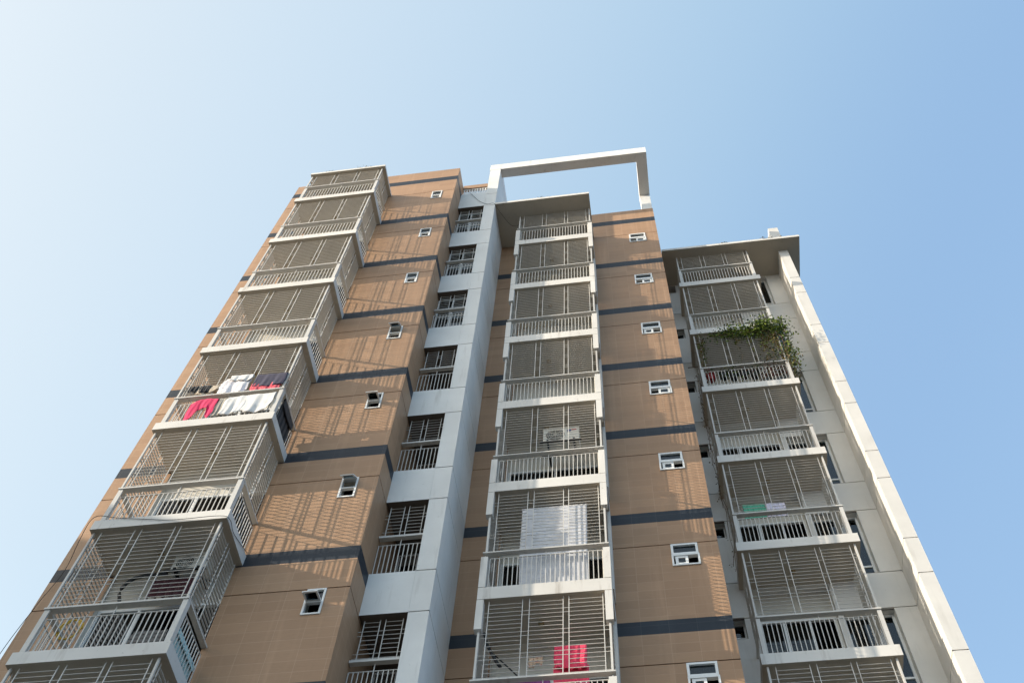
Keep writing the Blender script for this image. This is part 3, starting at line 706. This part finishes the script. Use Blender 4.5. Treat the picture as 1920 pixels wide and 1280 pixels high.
# ------------------------------------------------------------------ plants
M['leaf_a'] = leaf_mat('leaf_green', (.12, .19, .02), (.22, .28, .04)); M['leaf_b'] = leaf_mat('leaf_dark', (.02, .05, .012), (.05, .085, .02))
M['leaf_d'] = leaf_mat('leaf_dry', (.24, .17, .05), (.14, .12, .04)); M['twig'] = mat('twig', (.13, .085, .05), .9)[0]
M['leaf_r'] = leaf_mat('leaf_red', (.16, .02, .02), (.26, .06, .03))
M['pot'] = mat('pot_black', (.014, .014, .014), .45)[0]; M['pot_red'] = mat('pot_red', (.28, .02, .02), .45)[0]
def leaf(mb, p, L, rnd, m=0, droop=.3):
    a = rnd.random()*6.283; e = rnd.uniform(-.9, .5)
    d = Vector((math.cos(a)*math.cos(e), math.sin(a)*math.cos(e), math.sin(e)-droop)).normalized()
    s = d.cross(Vector((rnd.uniform(-1, 1), rnd.uniform(-1, 1), rnd.uniform(-1, 1)))).normalized()*L*rnd.uniform(.22, .36)
    nn = d.cross(s).normalized()*L*.12
    q0 = p; q1 = p+d*L*.5+s; q2 = p+d*L; q3 = p+d*L*.5-s
    mb.face([q0, q1+nn, q2], m); mb.face([q0, q2, q3+nn], m)
def clump(mb, rnd, c, r, n, L, mats=(0,), squash=(1, 1, 1)):
    for _ in range(n):
        v = Vector((rnd.gauss(0, 1), rnd.gauss(0, 1), rnd.gauss(0, 1)))*.5
        leaf(mb, Vector(c)+Vector((v.x*r*squash[0], v.y*r*squash[1], v.z*r*squash[2])), L*rnd.uniform(.6, 1.3), rnd, rnd.choice(mats))
rnd = random.Random(4)
V = empty('climbing_vine', (4.0, 13.8, 23.2), 'green leafy vine spilling over the grille of a right wing balcony', 'vine')
lv = MB(); sx = MB()
for i in range(46):      # canopy along the top of the grille, denser to the right
    k = (i/45)**.75; x = 2.35+k*1.75; z = 25.58+.12*math.sin(k*9)+(.16 if k > .35 else 0)-(.25 if k > .93 else 0)
    clump(lv, rnd, (x, 13.70+rnd.uniform(-.08, .12), z+rnd.uniform(-.12, .14)), .19+.10*k, int(26+46*k), .075, (0, 0, 0, 1, 1), (1.1, .8, 1))
for i in range(36):      # curtain down the right side
    k = i/35; clump(lv, rnd, (4.06+.14*math.sin(k*3.1)+rnd.uniform(-.08, .06), 13.86+rnd.uniform(-.1, .35), 25.5-k*1.9), .24*(1-.55*k)+.04, int(40*(1-.75*k)), .065, (0, 0, 0, 1, 1, 2) if k < .55 else (0, 1, 2, 2), (.8, 1, 1.1))
for i in range(26):      # thin dry streamers on the grille
    x = rnd.choice([1.95, 2.0, 2.9, 3.2, 3.55, 3.6, 3.7, 3.8, 3.85, 3.9]); z0 = 25.5; L = rnd.uniform(.4, 1.8)
    pts = [(x+.05*math.sin(j*1.3+i), 13.77+.02*math.cos(j+i), z0-L*j/7) for j in range(8)]
    sx.tube(pts, .004, 4)
    for p in pts[1:]: clump(lv, rnd, p, .07, 4, .055, (0, 2, 2, 1))
for x0, n_ in ((3.75, 40), (3.45, 34), (3.95, 60), (4.05, 40)):
    clump(lv, rnd, (x0, 13.75, 24.35), .22, n_, .055, (2, 2, 0, 1)); clump(lv, rnd, (x0, 13.74, 23.95), .2, n_, .05, (2, 1))
for i in range(9): clump(lv, rnd, (1.95+i*.07, 13.72, 25.55+rnd.uniform(-.1, .15)), .12, 7, .05, (1, 0, 2))
lv.build('leaves', [M['leaf_a'], M['leaf_b'], M['leaf_d'], M['leaf_r']], V); 
sx.tube([(4.0, 13.80, 23.2), (4.02, 13.76, 24.2), (4.03, 13.74, 25.2), (3.8, 13.72, 25.5), (3.0, 13.71, 25.55), (2.2, 13.72, 25.5)], .012, 5); sx.build('stem', M['twig'], V)
DV = empty('dry_vine', (1.82, 14.0, 14.0), 'dry brown creeper straggling down the left sides of the right wing balconies', 'vine')
lv = MB(); sx = MB()
for i in range(3):
    x = 1.72+rnd.uniform(-.03, .05); y = 13.85+rnd.uniform(0, .7); zt = 25.3-rnd.uniform(0, 3); L = rnd.uniform(4, 8)
    pts = [(x+rnd.uniform(-.05, .05), y+rnd.uniform(-.06, .06), zt-L*j/16) for j in range(17)]
    sx.tube(pts, .006, 4)
    for p in pts: clump(lv, rnd, p, .07, 3, .045, (0, 1, 1))
lv.build('leaves', [M['leaf_d'], M['twig']], DV); sx.build('stem', M['twig'], DV)
def pot(x, z, red, label, kind):
    t_ = empty('flower_pot', (x, 13.93, z-.13), label, 'plant pot')
    p = MB().lathe(x, 13.93, z-.13, [(0, 0), (.075, 0), (.115, .2), (.125, .2), (.125, .235), (.105, .235), (.1, .2), (0, .2)], 16)
    p.build('pot', M['pot_red'] if red else M['pot'], t_, None, False)
    f = MB(); clump(f, rnd, (x, 13.93, z+.16), .16, 60, .07, (0, 0, 1)); clump(f, rnd, (x+.05, 13.9, z-.05), .2, 25, .06, (0, 1))
    f.build('foliage', [M['leaf_r'], M['leaf_b']] if kind == 'r' else [M['leaf_b'], M['leaf_a']], t_)
pot(2.05, 23.72, True, 'dark red flower pot at the left end of the planted balcony', 'r')
pot(2.36, 23.76, False, 'black flower pot second from the left end of the planted balcony', 'g')
pot(2.60, 23.70, False, 'black flower pot with green leaves third from the left of the planted balcony', 'g')
pot(2.86, 23.74, False, 'flower pot with red leaves at the middle of the planted balcony railing', 'r')
pot(3.11, 23.68, False, 'black flower pot with green leaves right of the middle of the planted balcony', 'g')
t_ = empty('potted_shrub', (3.55, 13.95, 23.05), 'red leaved potted shrub under the vine at the right of the planted balcony', 'shrub')
f = MB()
for i in range(9): clump(f, rnd, (3.3+i*.065, 13.95+rnd.uniform(-.05, .1), 23.82+rnd.uniform(-.12, .16)), .16, 46, .06, (0, 0, 0, 1, 2))
f.build('foliage', [M['leaf_r'], M['leaf_d'], M['leaf_b']], t_)
MB().box(3.28, 3.82, 13.85, 14.08, 23.05, 23.3).build('pot', M['pot'], t_)
for x, y, z, label, n_ in ((-8.33, 9.86, 31.225, 'small dark weed tuft at the left of the uppermost left balcony roof', 50), (-7.34, 9.86, 31.225, 'small dark weed tuft at the middle right of the uppermost left balcony roof', 60),
                       (-7.12, 9.87, 31.225, 'small weed tuft nearest the right corner of the uppermost left balcony roof', 40), (-2.1, 11.47, 31.275, 'small weed tuft on the edge of the middle canopy', 26),
                       (3.3, 13.54, 31.08, 'small weed tuft at the middle of the right wing roof edge', 45), (4.56, 13.54, 31.08, 'small weed tuft just left of the white roof stub', 60), (4.92, 13.54, 31.08, 'small weed tuft below the white roof stub', 45)):
    f = MB(); clump(f, rnd, (x, y, z+.015), .12, n_, .05, (0, 1, 2), (1.4, .4, .35))
    tag(f.build('weed_tuft', [M['leaf_b'], M['twig'], M['leaf_d']], None, (x, y, z)), label, 'weed')
bp_ = MB().tube([(1.56, 14.2, 24.83), (2.2, 14.2, 24.82)], .012, 6)
tag(bp_.build('bamboo_pole', M['twig'], None, (1.56, 14.2, 24.82)), 'short brown pole sticking out left from the planted balcony', 'pole')
